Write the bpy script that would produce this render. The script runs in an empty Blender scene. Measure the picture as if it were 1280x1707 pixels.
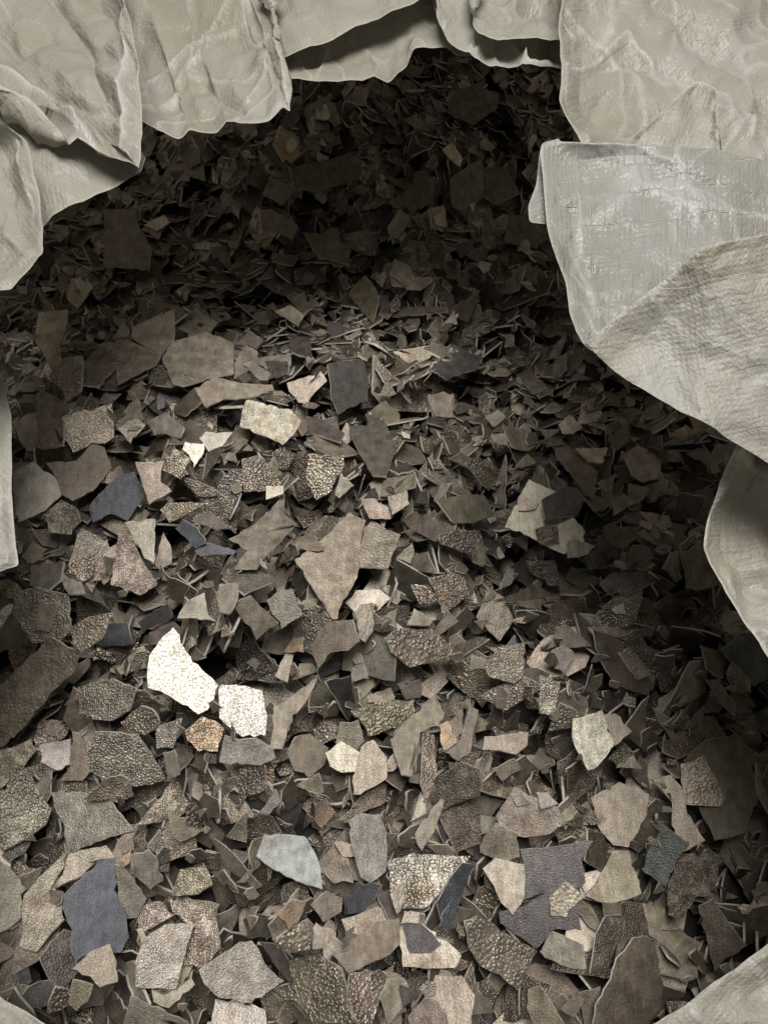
import bpy, math, random
import numpy as np

# ------------------------------------------------------------------ camera
R = math.radians
scene = bpy.context.scene
PITCH = 66.0                       # degrees below the horizon
CAM = np.array([0.0, 0.0, 0.40])   # metres, pile surface is about z = 0
FPX = 1290.0                       # focal length in pixels of a 1280 x 1707 picture
cam_data = bpy.data.cameras.new('camera')
cam = bpy.data.objects.new('camera', cam_data)
scene.collection.objects.link(cam)
cam.location = CAM
cam.rotation_euler = (R(90 - PITCH), 0, 0)
cam_data.sensor_fit = 'VERTICAL'
cam_data.sensor_height = 36.0
cam_data.lens = 36.0 * FPX / 1707.0
cam_data.clip_start = 0.01
cam_data.clip_end = 100
scene.camera = cam
scene.cycles.max_bounces = 5
scene.cycles.diffuse_bounces = 3
scene.cycles.glossy_bounces = 3
scene.cycles.transmission_bounces = 3
scene.render.resolution_x = 767
scene.render.resolution_y = 1024

# ------------------------------------------------------------------ light
scene.view_settings.view_transform = 'Standard'
scene.view_settings.look = 'None'
scene.view_settings.gamma = 1.0
scene.view_settings.use_curve_mapping = False
scene.view_settings.exposure = 0.0

world = bpy.data.worlds.new('World')
scene.world = world
world.use_nodes = True
bg = world.node_tree.nodes['Background']
bg.inputs['Color'].default_value = (0.86, 0.93, 1.0, 1)
bg.inputs['Strength'].default_value = 0.115

LIGHT_POS = np.array([0.12, 0.58, 2.1])
ld = bpy.data.lights.new('skylight_lamp', 'AREA')
ld.shape = 'RECTANGLE'
ld.size = 1.2
ld.size_y = 1.0
ld.energy = 68.0
ld.color = (1.0, 0.975, 0.925)
lamp = bpy.data.objects.new('skylight_lamp', ld)
scene.collection.objects.link(lamp)
lamp.location = LIGHT_POS
_t = np.array([0.0, 0.2, 0.0]) - LIGHT_POS
import mathutils
lamp.rotation_euler = mathutils.Vector(_t).to_track_quat('-Z', 'Y').to_euler()

rng = np.random.default_rng(11)
random.seed(11)

# ------------------------------------------------------------------ geometry of the view
cp, sp = math.cos(R(PITCH)), math.sin(R(PITCH))
FWD = np.array([0, cp, -sp])
RIGHT = np.array([1.0, 0, 0])
DOWN = np.array([0, -sp, -cp])


def rays(p):
    p = np.asarray(p, float)
    return FWD + ((p[..., 0:1] - 640) / FPX) * RIGHT + ((p[..., 1:2] - 853.5) / FPX) * DOWN


def at(px, py, d):
    """point at depth d (metres along the optical axis) behind a picture point"""
    px, py, d = np.broadcast_arrays(np.asarray(px, float), np.asarray(py, float), np.asarray(d, float))
    r = rays(np.stack([px, py], -1))
    return CAM + d[..., None] * r


def to_px(w):
    v = np.asarray(w) - CAM
    d = v @ FWD
    return np.stack([640 + FPX * (v @ RIGHT) / d, 853.5 + FPX * (v @ DOWN) / d], -1), d


# ------------------------------------------------------------------ materials
def new_mat(name):
    m = bpy.data.materials.new(name)
    m.use_nodes = True
    nt = m.node_tree
    nt.nodes.clear()
    out = nt.nodes.new('ShaderNodeOutputMaterial')
    return m, nt, out


def nd(nt, kind, **kw):
    n = nt.nodes.new(kind)
    for k, v in kw.items():
        if k.startswith('_'):
            setattr(n, k[1:], v)
        else:
            key = int(k[1:]) if k[0] == 'i' and k[1:].isdigit() else k.replace('__', ' ')
            n.inputs[key].default_value = v
    return n


def mathn(nt, op, a, b=None, c=None, clamp=False):
    n = nt.nodes.new('ShaderNodeMath')
    n.operation = op
    n.use_clamp = clamp
    for i, x in enumerate((a, b, c)):
        if x is None:
            continue
        if isinstance(x, (int, float)):
            n.inputs[i].default_value = x
        else:
            nt.links.new(x, n.inputs[i])
    return n.outputs[0]


def mixc(nt, fac, a, b, blend='MIX'):
    n = nt.nodes.new('ShaderNodeMix')
    n.data_type = 'RGBA'
    n.blend_type = blend
    for i, x in ((0, fac), (6, a), (7, b)):
        if isinstance(x, (int, float, tuple)):
            n.inputs[i].default_value = x
        else:
            nt.links.new(x, n.inputs[i])
    return n.outputs[2]


def flake_face_material():
    m, nt, out = new_mat('flake_face')
    L = nt.links.new
    tint = nd(nt, 'ShaderNodeAttribute', _attribute_name='tint')
    prm = nd(nt, 'ShaderNodeAttribute', _attribute_name='surf')      # x knobs, y gloss, z sparkle
    loc = nd(nt, 'ShaderNodeAttribute', _attribute_name='loc')
    sep = nd(nt, 'ShaderNodeSeparateXYZ')
    L(prm.outputs['Vector'], sep.inputs[0])
    knob, gloss, spark = sep.outputs
    # nodules: two sizes of rounded cells
    v1 = nd(nt, 'ShaderNodeTexVoronoi', _feature='F1', Scale=740.0, Randomness=0.95)
    v2 = nd(nt, 'ShaderNodeTexVoronoi', _feature='F1', Scale=1700.0, Randomness=1.0)
    warp = nd(nt, 'ShaderNodeTexNoise', Scale=160.0, Detail=2.0)
    L(loc.outputs['Vector'], warp.inputs['Vector'])
    vm = nd(nt, 'ShaderNodeVectorMath', _operation='MULTIPLY_ADD')
    L(warp.outputs['Color'], vm.inputs[0])
    vm.inputs[1].default_value = (0.0004, 0.0004, 0.0004)
    L(loc.outputs['Vector'], vm.inputs[2])
    for v in (v1, v2):
        L(vm.outputs[0], v.inputs['Vector'])
    b1 = mathn(nt, 'SQRT', mathn(nt, 'SUBTRACT', 1.0, mathn(nt, 'POWER', mathn(nt, 'MULTIPLY', v1.outputs['Distance'], 1.45), 2.0), clamp=True))
    b2 = mathn(nt, 'SUBTRACT', 1.0, mathn(nt, 'POWER', v2.outputs['Distance'], 2.0))
    nodules = mathn(nt, 'MULTIPLY_ADD', b2, 0.12, b1)
    patch = nd(nt, 'ShaderNodeTexNoise', Scale=95.0, Detail=3.0, Roughness=0.6)
    L(loc.outputs['Vector'], patch.inputs['Vector'])
    pm = nd(nt, 'ShaderNodeMapRange', i1=0.36, i2=0.60, i3=0.15, i4=1.0)
    L(patch.outputs['Fac'], pm.inputs[0])
    kn = mathn(nt, 'MULTIPLY', knob, pm.outputs[0])
    fine = nd(nt, 'ShaderNodeTexNoise', Scale=1300.0, Detail=3.0, Roughness=0.65)
    L(loc.outputs['Vector'], fine.inputs['Vector'])
    broad = nd(nt, 'ShaderNodeTexNoise', Scale=130.0, Detail=3.0, Roughness=0.55)
    L(loc.outputs['Vector'], broad.inputs['Vector'])
    hgt = mathn(nt, 'MULTIPLY', nodules, kn)
    hgt = mathn(nt, 'MULTIPLY_ADD', fine.outputs['Fac'], mathn(nt, 'MULTIPLY_ADD', spark, 0.15, 0.34), hgt)
    hgt = mathn(nt, 'MULTIPLY_ADD', broad.outputs['Fac'], 0.18, hgt)
    bump = nd(nt, 'ShaderNodeBump', Strength=1.0, Distance=0.0008)
    L(hgt, bump.inputs['Height'])
    # colour: tint, mottled; a few dark stains with their own outline
    mot = nd(nt, 'ShaderNodeMapRange', i1=0.3, i2=0.72, i3=0.66, i4=1.28)
    L(broad.outputs['Fac'], mot.inputs[0])
    sc = nd(nt, 'ShaderNodeVectorMath', _operation='SCALE')
    L(tint.outputs['Color'], sc.inputs[0])
    L(mot.outputs[0], sc.inputs['Scale'])
    grain = nd(nt, 'ShaderNodeMapRange', i1=0.35, i2=0.65, i3=0.70, i4=1.28)
    L(fine.outputs['Fac'], grain.inputs[0])
    sc2 = nd(nt, 'ShaderNodeVectorMath', _operation='SCALE')
    L(sc.outputs[0], sc2.inputs[0])
    L(grain.outputs[0], sc2.inputs['Scale'])
    mp = nd(nt, 'ShaderNodeMapping')
    mp.inputs['Scale'].default_value = (1.0, 0.16, 1.0)
    mp.inputs['Rotation'].default_value = (0, 0, 0.6)
    L(loc.outputs['Vector'], mp.inputs['Vector'])
    stk = nd(nt, 'ShaderNodeTexNoise', Scale=420.0, Detail=4.0, Roughness=0.6)
    L(mp.outputs[0], stk.inputs['Vector'])
    sk = nd(nt, 'ShaderNodeMapRange', i1=0.3, i2=0.7, i3=0.8, i4=1.18)
    L(stk.outputs['Fac'], sk.inputs[0])
    sc3 = nd(nt, 'ShaderNodeVectorMath', _operation='SCALE')
    L(sc2.outputs[0], sc3.inputs[0])
    L(sk.outputs[0], sc3.inputs['Scale'])
    sc2 = sc3
    stn = nd(nt, 'ShaderNodeTexNoise', Scale=60.0, Detail=4.0, Roughness=0.55)
    L(loc.outputs['Vector'], stn.inputs['Vector'])
    sm = nd(nt, 'ShaderNodeMapRange', i1=0.58, i2=0.68, i3=0.0, i4=0.6)
    L(stn.outputs['Fac'], sm.inputs[0])
    smk = mathn(nt, 'MULTIPLY', sm.outputs[0], mathn(nt, 'SUBTRACT', 1.0, spark, clamp=True))
    rust = nd(nt, 'ShaderNodeVectorMath', _operation='MULTIPLY')
    L(sc2.outputs[0], rust.inputs[0])
    rust.inputs[1].default_value = (0.62, 0.52, 0.42)
    col = mixc(nt, smk, sc2.outputs[0], rust.outputs[0])
    pit = nd(nt, 'ShaderNodeTexNoise', Scale=1000.0, Detail=2.0)
    L(loc.outputs['Vector'], pit.inputs['Vector'])
    pk = nd(nt, 'ShaderNodeMapRange', i1=0.47, i2=0.58, i3=0.0, i4=0.8)
    L(pit.outputs['Fac'], pk.inputs[0])
    col = mixc(nt, mathn(nt, 'MULTIPLY', pk.outputs[0], spark), col, (0.22, 0.19, 0.13, 1))
    rg = mathn(nt, 'MULTIPLY_ADD', broad.outputs['Fac'], 0.22, mathn(nt, 'MULTIPLY_ADD', spark, 0.05, mathn(nt, 'SUBTRACT', 0.42, mathn(nt, 'MULTIPLY', gloss, 0.2))))
    rg = mathn(nt, 'SUBTRACT', rg, mathn(nt, 'MULTIPLY', knob, 0.13))
    met = mathn(nt, 'MULTIPLY_ADD', spark, 0.28, 0.62, clamp=True)
    p = nd(nt, 'ShaderNodeBsdfPrincipled')
    L(col, p.inputs['Base Color'])
    L(met, p.inputs['Metallic'])
    L(rg, p.inputs['Roughness'])
    L(bump.outputs[0], p.inputs['Normal'])
    L(p.outputs[0], out.inputs[0])
    return m


def flake_edge_material():
    m, nt, out = new_mat('flake_fracture')
    L = nt.links.new
    tint = nd(nt, 'ShaderNodeAttribute', _attribute_name='tint')
    loc = nd(nt, 'ShaderNodeAttribute', _attribute_name='loc')
    n = nd(nt, 'ShaderNodeTexNoise', Scale=900.0, Detail=3.0)
    L(loc.outputs['Vector'], n.inputs['Vector'])
    mr = nd(nt, 'ShaderNodeMapRange', i1=0.3, i2=0.7, i3=0.55, i4=1.2)
    L(n.outputs['Fac'], mr.inputs[0])
    base = mixc(nt, 0.68, tint.outputs['Color'], (0.74, 0.70, 0.62, 1))
    sc = nd(nt, 'ShaderNodeVectorMath', _operation='SCALE')
    L(base, sc.inputs[0])
    L(mr.outputs[0], sc.inputs['Scale'])
    b = nd(nt, 'ShaderNodeBump', Strength=0.8, Distance=0.0006)
    L(n.outputs['Fac'], b.inputs['Height'])
    p = nd(nt, 'ShaderNodeBsdfPrincipled', Metallic=0.35, Roughness=0.5)
    L(sc.outputs[0], p.inputs['Base Color'])
    L(b.outputs[0], p.inputs['Normal'])
    L(p.outputs[0], out.inputs[0])
    return m


def sack_material(name, base, weave, film, gloss):
    """laminated woven polypropylene: fine tape weave, milky, slightly translucent, whitened creases"""
    m, nt, out = new_mat(name)
    L = nt.links.new
    uv = nd(nt, 'ShaderNodeUVMap', _uv_map='cloth')
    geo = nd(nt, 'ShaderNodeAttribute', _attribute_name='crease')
    wrp = nd(nt, 'ShaderNodeTexNoise', Scale=55.0, Detail=2.0)
    L(uv.outputs[0], wrp.inputs['Vector'])
    vm = nd(nt, 'ShaderNodeVectorMath', _operation='MULTIPLY_ADD')
    L(wrp.outputs['Color'], vm.inputs[0])
    vm.inputs[1].default_value = (0.005, 0.005, 0)
    L(uv.outputs[0], vm.inputs[2])
    wa = nd(nt, 'ShaderNodeTexWave', _wave_type='BANDS', _bands_direction='X', Scale=165.0, Distortion=0.0)
    wb = nd(nt, 'ShaderNodeTexWave', _wave_type='BANDS', _bands_direction='Y', Scale=165.0, Distortion=0.0)
    for w in (wa, wb):
        L(vm.outputs[0], w.inputs['Vector'])
    tape = mathn(nt, 'MULTIPLY', wa.outputs['Fac'], wb.outputs['Fac'])
    # tape-edge crinkles: irregular short straight lines in both thread directions
    br = nd(nt, 'ShaderNodeTexBrick', _offset=0.37, _squash=1.0, Scale=1.0, Mortar__Size=0.00032, Mortar__Smooth=0.6,
            Brick__Width=0.0042, Row__Height=0.0105)
    L(vm.outputs[0], br.inputs['Vector'])
    nm = nd(nt, 'ShaderNodeTexNoise', Scale=75.0, Detail=2.0)
    L(uv.outputs[0], nm.inputs['Vector'])
    msk = nd(nt, 'ShaderNodeMapRange', i1=0.44, i2=0.60, i3=0.0, i4=1.0)
    L(nm.outputs['Fac'], msk.inputs[0])
    line = mathn(nt, 'MULTIPLY', br.outputs['Fac'], msk.outputs[0])
    n1 = nd(nt, 'ShaderNodeTexNoise', Scale=120.0, Detail=5.0, Roughness=0.6, Distortion=0.4)
    L(uv.outputs[0], n1.inputs['Vector'])
    st_ = nd(nt, 'ShaderNodeMapping')
    st_.inputs['Scale'].default_value = (1.0, 0.45, 1.0)
    st_.inputs['Rotation'].default_value = (0, 0, 0.5)
    L(uv.outputs[0], st_.inputs['Vector'])
    rdg = nd(nt, 'ShaderNodeTexNoise', _noise_type='RIDGED_MULTIFRACTAL', _normalize=True, Scale=34.0, Detail=6.0, Roughness=0.55, Lacunarity=2.1, Distortion=0.25)
    L(st_.outputs[0], rdg.inputs['Vector'])
    hgt = mathn(nt, 'MULTIPLY', tape, 0.07 * weave)
    hgt = mathn(nt, 'MULTIPLY_ADD', line, 0.8 * film, hgt)
    hgt = mathn(nt, 'MULTIPLY_ADD', n1.outputs['Fac'], 1.5, hgt)
    hgt = mathn(nt, 'MULTIPLY_ADD', rdg.outputs['Fac'], 6.5, hgt)
    bump = nd(nt, 'ShaderNodeBump', Strength=0.7, Distance=0.0022)
    L(hgt, bump.inputs['Height'])
    big = nd(nt, 'ShaderNodeTexNoise', Scale=14.0, Detail=4.0, Roughness=0.6)
    L(uv.outputs[0], big.inputs['Vector'])
    bm = nd(nt, 'ShaderNodeMapRange', i1=0.3, i2=0.7, i3=0.0, i4=1.0)
    L(big.outputs['Fac'], bm.inputs[0])
    c = mixc(nt, bm.outputs[0], tuple(x * q for x, q in zip(base, (0.80, 0.76, 0.68))) + (1,), tuple(min(1, x * q) for x, q in zip(base, (1.07, 1.09, 1.12))) + (1,))
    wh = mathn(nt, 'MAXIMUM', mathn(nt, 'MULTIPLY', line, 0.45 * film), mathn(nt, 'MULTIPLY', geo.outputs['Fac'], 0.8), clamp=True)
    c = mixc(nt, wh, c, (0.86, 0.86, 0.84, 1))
    p = nd(nt, 'ShaderNodeBsdfPrincipled', Roughness=gloss)
    p.inputs['Specular IOR Level'].default_value = 0.42
    L(c, p.inputs['Base Color'])
    L(bump.outputs[0], p.inputs['Normal'])
    tr = nd(nt, 'ShaderNodeBsdfTranslucent')
    L(c, tr.inputs['Color'])
    L(bump.outputs[0], tr.inputs['Normal'])
    mx = nd(nt, 'ShaderNodeMixShader', i0=0.42)
    L(p.outputs[0], mx.inputs[1])
    L(tr.outputs[0], mx.inputs[2])
    L(mx.outputs[0], out.inputs[0])
    return m


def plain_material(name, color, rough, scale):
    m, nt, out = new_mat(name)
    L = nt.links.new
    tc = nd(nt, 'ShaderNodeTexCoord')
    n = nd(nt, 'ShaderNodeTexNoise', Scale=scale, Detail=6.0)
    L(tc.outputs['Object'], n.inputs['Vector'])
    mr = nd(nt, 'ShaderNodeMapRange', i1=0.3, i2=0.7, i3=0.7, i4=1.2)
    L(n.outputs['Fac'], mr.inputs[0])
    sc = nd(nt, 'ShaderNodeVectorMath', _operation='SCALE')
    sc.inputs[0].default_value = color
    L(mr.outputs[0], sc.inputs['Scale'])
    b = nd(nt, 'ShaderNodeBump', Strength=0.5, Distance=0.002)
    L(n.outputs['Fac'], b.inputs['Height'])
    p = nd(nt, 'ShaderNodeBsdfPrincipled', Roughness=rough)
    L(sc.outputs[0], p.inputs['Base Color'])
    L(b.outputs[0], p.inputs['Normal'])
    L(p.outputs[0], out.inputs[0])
    return m


MAT_FACE = flake_face_material()
MAT_EDGE = flake_edge_material()
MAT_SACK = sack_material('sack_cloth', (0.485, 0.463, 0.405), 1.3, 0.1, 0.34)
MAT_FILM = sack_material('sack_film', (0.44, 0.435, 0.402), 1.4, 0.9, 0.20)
MAT_CORE = plain_material('gap_shade', (0.022, 0.019, 0.016), 0.9, 300.0)  # near-black colour paints the shade between flakes
MAT_FLOOR = plain_material('concrete', (0.28, 0.27, 0.25), 0.85, 6.0)


def link(o, parent=None, **props):
    scene.collection.objects.link(o)
    if parent is not None:
        o.parent = parent
    for k, v in props.items():
        o[k] = v
    return o


# ------------------------------------------------------------------ the floor the sack stands on
FLOOR_Z = -0.62
me = bpy.data.meshes.new('floor')
me.from_pydata([(-6, -6, FLOOR_Z), (6, -6, FLOOR_Z), (6, 6, FLOOR_Z), (-6, 6, FLOOR_Z)], [], [(0, 1, 2, 3)])
me.materials.append(MAT_FLOOR)
link(bpy.data.objects.new('floor', me), kind='structure')


# ------------------------------------------------------------------ the sack
def hash2(i, j, s):
    n = (i.astype(np.int64) * 374761393 + j.astype(np.int64) * 668265263 + s * 1442695041) & 0x7fffffff
    n = ((n ^ (n >> 13)) * 1274126177) & 0x7fffffff
    n = ((n ^ (n >> 16)) * 668265263) & 0x7fffffff
    return ((n >> 8) & 0xffff) / 65535.0 * 2 - 1


def facets(x, y, size, seed):
    """crumpled-paper relief: random heights on a jittered triangle lattice, joined by flat facets"""
    th = seed * 1.7
    x, y = (x * math.cos(th) - y * math.sin(th)) / size, (x * math.sin(th) + y * math.cos(th)) / size
    x, y = x + 0.22 * np.sin(1.9 * y + seed) + 0.04 * np.sin(4.1 * y), y + 0.22 * np.sin(2.3 * x + 2 * seed) + 0.04 * np.sin(4.7 * x)
    s = (x + y) * 0.3660254
    i, j = np.floor(x + s), np.floor(y + s)
    u, v = x + s - i, y + s - j
    a, b, c = hash2(i, j, seed), hash2(i + 1, j + 1, seed), hash2(np.where(u > v, i + 1, i), np.where(u > v, j, j + 1), seed)
    hi, lo = np.maximum(u, v), np.minimum(u, v)
    return a * (1 - hi) + c * (hi - lo) + b * lo


def resample(pts, n):
    pts = np.asarray(pts, float)
    seg = np.linalg.norm(np.diff(pts[:, :2], axis=0), axis=1)
    t = np.concatenate([[0], np.cumsum(seg)])
    s = np.linspace(0, t[-1], n)
    return np.stack([np.interp(s, t, pts[:, k]) for k in range(pts.shape[1])], -1)


def smooth_rows(a, n):
    for _ in range(n):
        a[1:-1] = 0.25 * a[:-2] + 0.5 * a[1:-1] + 0.25 * a[2:]
    return a


def seg_dist(px, py, line):
    best = np.full(px.shape, 1e9)
    for (x0, y0), (x1, y1) in zip(line[:-1], line[1:]):
        dx, dy = x1 - x0, y1 - y0
        t = np.clip(((px - x0) * dx + (py - y0) * dy) / (dx * dx + dy * dy), 0, 1)
        best = np.minimum(best, np.hypot(px - x0 - t * dx, py - y0 - t * dy))
    return best


sack = bpy.data.objects.new('woven_sack', None)
sack.location = (0, 0.2, FLOOR_Z)
link(sack, label='crumpled pale beige woven plastic sack opened around the dark metal flakes', category='sack')
SACK_INV = mathutils.Matrix.Translation((0, -0.2, -FLOOR_Z))


def sheet(name, edge, back, seed, mat=MAT_SACK, crumple=1.0, folds=(), parent=None, rim=1.0, fine=1.0, label=None, jag=3.0, tuck=0.035, vexp=1.8):
    """a fold of the sack's collar: runs from its free edge to a line outside the picture; points are (picture x, picture y, depth)"""
    edge, back = np.asarray(edge, float), np.asarray(back, float)
    mid = edge[:, 2].mean()
    length = np.linalg.norm(np.diff(edge[:, :2], axis=0), axis=1).sum() * mid / FPX
    n = int(np.clip(length / 0.0013, 40, 360))
    E = resample(edge, n)
    E[:, :2] = smooth_rows(E[:, :2], 1)
    E[:, 2] = smooth_rows(E[:, 2], 12)
    B = resample(back, n)
    B = smooth_rows(B, 6)
    k = np.arange(n)
    wob = np.interp(k, np.arange(0, n + 6, 5), rng.normal(0, 1, len(np.arange(0, n + 6, 5))))
    out = E[:, :2] - B[:, :2]
    out /= np.linalg.norm(out, axis=1, keepdims=True)
    E[:, :2] += out * (wob * jag)[:, None]
    cl = np.linalg.norm(E[:, :2] - B[:, :2], axis=1) * mid / FPX
    m = int(np.clip(np.median(cl) / 0.0013, 30, 230))
    v = np.linspace(0, 1, m) ** vexp
    G = E[None] * (1 - v)[:, None, None] + B[None] * v[:, None, None]
    px, py, d = G[..., 0], G[..., 1], G[..., 2].copy()
    X, Y = px * mid / FPX, py * mid / FPX
    rel = 0.0125 * facets(X, Y, 0.080, seed) + 0.0060 * facets(X, Y, 0.036, seed + 1)
    small = 0.0034 * facets(X, Y, 0.016, seed + 2) * fine + 0.0017 * facets(X, Y, 0.0075, seed + 3) * fine
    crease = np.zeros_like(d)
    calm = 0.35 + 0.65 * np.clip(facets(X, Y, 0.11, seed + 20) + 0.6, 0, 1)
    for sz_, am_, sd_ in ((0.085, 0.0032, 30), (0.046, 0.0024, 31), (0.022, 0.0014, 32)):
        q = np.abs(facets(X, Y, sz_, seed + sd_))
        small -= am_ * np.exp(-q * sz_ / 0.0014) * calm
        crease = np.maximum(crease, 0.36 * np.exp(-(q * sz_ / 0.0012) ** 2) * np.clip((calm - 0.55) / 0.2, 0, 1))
    for line, amp, w in folds:
        q = seg_dist(px, py, line)
        rel += amp * np.exp(-(q / w))
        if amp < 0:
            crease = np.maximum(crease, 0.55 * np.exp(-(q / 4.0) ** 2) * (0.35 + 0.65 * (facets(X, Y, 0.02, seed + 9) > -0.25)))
    dist = v[:, None] * cl[None]
    damp = np.clip(dist / 0.012, 0.15, 1.0)
    ulen = (np.arange(n) / (n - 1.0) * length)[None, :] + 0 * d
    pleat = 0.0046 * facets(ulen + 0.15 * dist, dist * 0.2, 0.034, seed + 40) + 0.0012 * facets(ulen - 0.2 * dist, dist * 0.25, 0.012, seed + 41)
    rel = rel + pleat * np.exp(-dist / 0.16)
    lift = -crumple * (rel * damp + small * np.clip(dist / 0.003, 0.25, 1.0))
    base = at(px, py, d)
    gu, gv = np.gradient(base, axis=1), np.gradient(base, axis=0)
    nrm = np.cross(gu, gv)
    nrm /= np.linalg.norm(nrm, axis=2, keepdims=True) + 1e-12
    nrm *= np.sign(np.sum(nrm * (CAM - base), axis=2, keepdims=True))
    surf_pts = base + nrm * lift[..., None]
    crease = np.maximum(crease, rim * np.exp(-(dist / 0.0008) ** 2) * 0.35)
    # the cloth turns under behind its free edge
    s_in = np.array([0.0006, 0.003, 0.009, 0.02, tuck])
    deep = np.array([0.0012, 0.005, 0.016, 0.028, 0.018 + tuck * 0.8])
    rows = []
    for s_, q_ in zip(s_in[::-1], deep[::-1]):
        f = np.clip(s_ / cl, 0, 1)[:, None]
        r_ = E * (1 - f) + B * f
        r_[:, 2] = r_[:, 2] + q_ + crumple * 0.35 * facets(X[0] + 7 * s_, Y[0], 0.03, seed + 5) * min(1, s_ / 0.01) * 0.006
        rows.append(r_)
    U = np.array(rows)
    px, py, d = np.vstack([U[..., 0], px[:1], px]), np.vstack([U[..., 1], py[:1], py]), np.vstack([U[..., 2], d[:1], d])
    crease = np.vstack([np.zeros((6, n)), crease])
    w = at(px, py, d)
    w[6:] = surf_pts
    w[5] = surf_pts[0]
    w[:5] += (nrm[0] * lift[0][:, None])[None]
    M, N = px.shape
    idx = np.arange(M * N).reshape(M, N)
    quads = np.stack([idx[:-1, :-1], idx[1:, :-1], idx[1:, 1:], idx[:-1, 1:]], -1)
    faces = np.concatenate([quads[:5], quads[6:]]).reshape(-1, 4)
    me = bpy.data.meshes.new(name)
    me.from_pydata(w.reshape(-1, 3).tolist(), [], faces.tolist())
    me.polygons.foreach_set('use_smooth', np.ones(len(faces), bool))
    ul = me.uv_layers.new(name='cloth')
    ang = 0.04 if mat is MAT_FILM else seed * 0.37
    uu, vv = px * mid / FPX, py * mid / FPX
    UV = np.stack([uu * math.cos(ang) - vv * math.sin(ang), uu * math.sin(ang) + vv * math.cos(ang)], -1).reshape(-1, 2)
    ul.data.foreach_set('uv', UV[faces.reshape(-1)].reshape(-1))
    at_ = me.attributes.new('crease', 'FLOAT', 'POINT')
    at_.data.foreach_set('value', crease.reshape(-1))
    me.materials.append(mat)
    o = bpy.data.objects.new(name, me)
    link(o, parent or sack)
    o.matrix_parent_inverse = SACK_INV
    if label:
        o['label'] = label
    return o


def D(pts, z):
    """picture points of something lying at height z: (x, y, depth)"""
    return [(p[0], p[1], (CAM[2] - (p[2] if len(p) > 2 else z)) / (sp + (p[1] - 853.5) / FPX * cp)) for p in pts]


# rear collar
sheet('fold', D([(440, 108), (485, 128), (530, 137), (600, 132), (650, 130), (675, 110), (690, 80), (745, 75), (760, 92), (797, 96), (840, 98)], 0.126),
      D([(300, -430), (880, -430)], 0.105), 3, crumple=0.5, label='greyish inner fold hanging behind the dark hollow',
      folds=[([(500, 110), (600, 60), (720, 30)], 0.006, 14)])
sheet('fold', D([(420, 118), (476, 97), (530, 79), (585, 51), (640, 25), (700, -2), (760, -40)], 0.132),
      D([(250, -430), (860, -430)], 0.118), 5, crumple=0.5)
sheet('fold', D([(730, 40), (745, 72), (765, 88), (800, 97), (816, 112), (870, 107), (935, 112), (1000, 118)], 0.134),
      D([(600, -430), (980, -430)], 0.110), 7, crumple=1.22)
sheet('fold', D([(810, -60), (790, 20), (788, 40), (797, 52), (814, 62), (870, 62), (940, 68), (1000, 72)], 0.143),
      D([(800, -430), (980, -430)], 0.122), 9, crumple=0.94)
sheet('fold', D([(190, 180), (235, 200), (265, 218), (300, 226), (316, 214), (360, 215), (376, 200), (430, 203), (448, 200), (471, 174), (485, 188), (488, 150), (477, 100), (462, 50), (448, 0), (430, -110)], 0.144),
      D([(0, -430), (150, -430), (380, -430), (425, -400), (430, -360)], 0.135), 12, crumple=0.88, rim=1.2, jag=2.0,
      folds=[([(330, 120), (365, 140), (420, 198)], 0.006, 12), ([(452, 20), (470, 90), (480, 170)], -0.006, 14), ([(250, 40), (330, 30), (400, 60)], 0.004, 30)],
      label='broad hanging fold with a ragged lower edge at the rear')
# left collar
sheet('fold', D([(30, 400), (72, 376), (105, 366), (126, 362), (136, 332), (190, 300)], 0.136), D([(-60, 250), (150, 220)], 0.130), 15, crumple=0.68)
sheet('fold', D([(40, 385), (70, 374), (130, 340), (186, 318), (237, 289), (242, 262)], 0.165), D([(-80, 240), (60, 150), (170, 150)], 0.155), 17, crumple=0.5)
sheet('fold', D([(-90, 90), (0, 136), (50, 162), (120, 235), (180, 263), (236, 288), (239, 265), (237, 200), (232, 110), (220, 50), (205, 0), (185, -110)], 0.176),
      D([(-1150, 80), (-1150, -200), (-800, -430), (-300, -430), (0, -430), (60, -430)], 0.130), 19, crumple=1.01, jag=1.5, rim=1.2,
      folds=[([(75, -20), (130, 60), (175, 165)], 0.007, 16), ([(0, 60), (30, 90), (70, 45)], 0.005, 14), ([(0, 134), (60, 175), (130, 240), (230, 285)], -0.005, 10),
             ([(185, -30), (210, 80), (218, 275)], -0.006, 12), ([(90, 165), (150, 190), (215, 200)], 0.004, 12)],
      label='large sharp cornered fold at the upper left')
sheet('fold', D([(-90, 505), (0, 487), (20, 485), (58, 433), (73, 420), (69, 370), (62, 310), (46, 246), (38, 228), (15, 214), (-60, 195)], 0.186),
      D([(-1150, 640), (-1150, 330), (-1150, 0)], 0.130), 23, crumple=0.81, jag=1.5,
      folds=[([(5, 385), (35, 415), (70, 428)], -0.005, 10), ([(18, 225), (40, 300), (52, 350)], -0.004, 10)])
sheet('fold', D([(-70, 560), (0, 612), (12, 650), (22, 720), (22, 830), (30, 900), (32, 945), (0, 956), (-70, 975), (-130, 1100), (-140, 1350), (-120, 1540)], 0.120),
      D([(-1150, 450), (-1250, 1250), (-1150, 1950)], 0.100), 27, crumple=0.68, jag=1.5, label='narrow bright strip of sack at the left edge')
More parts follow.
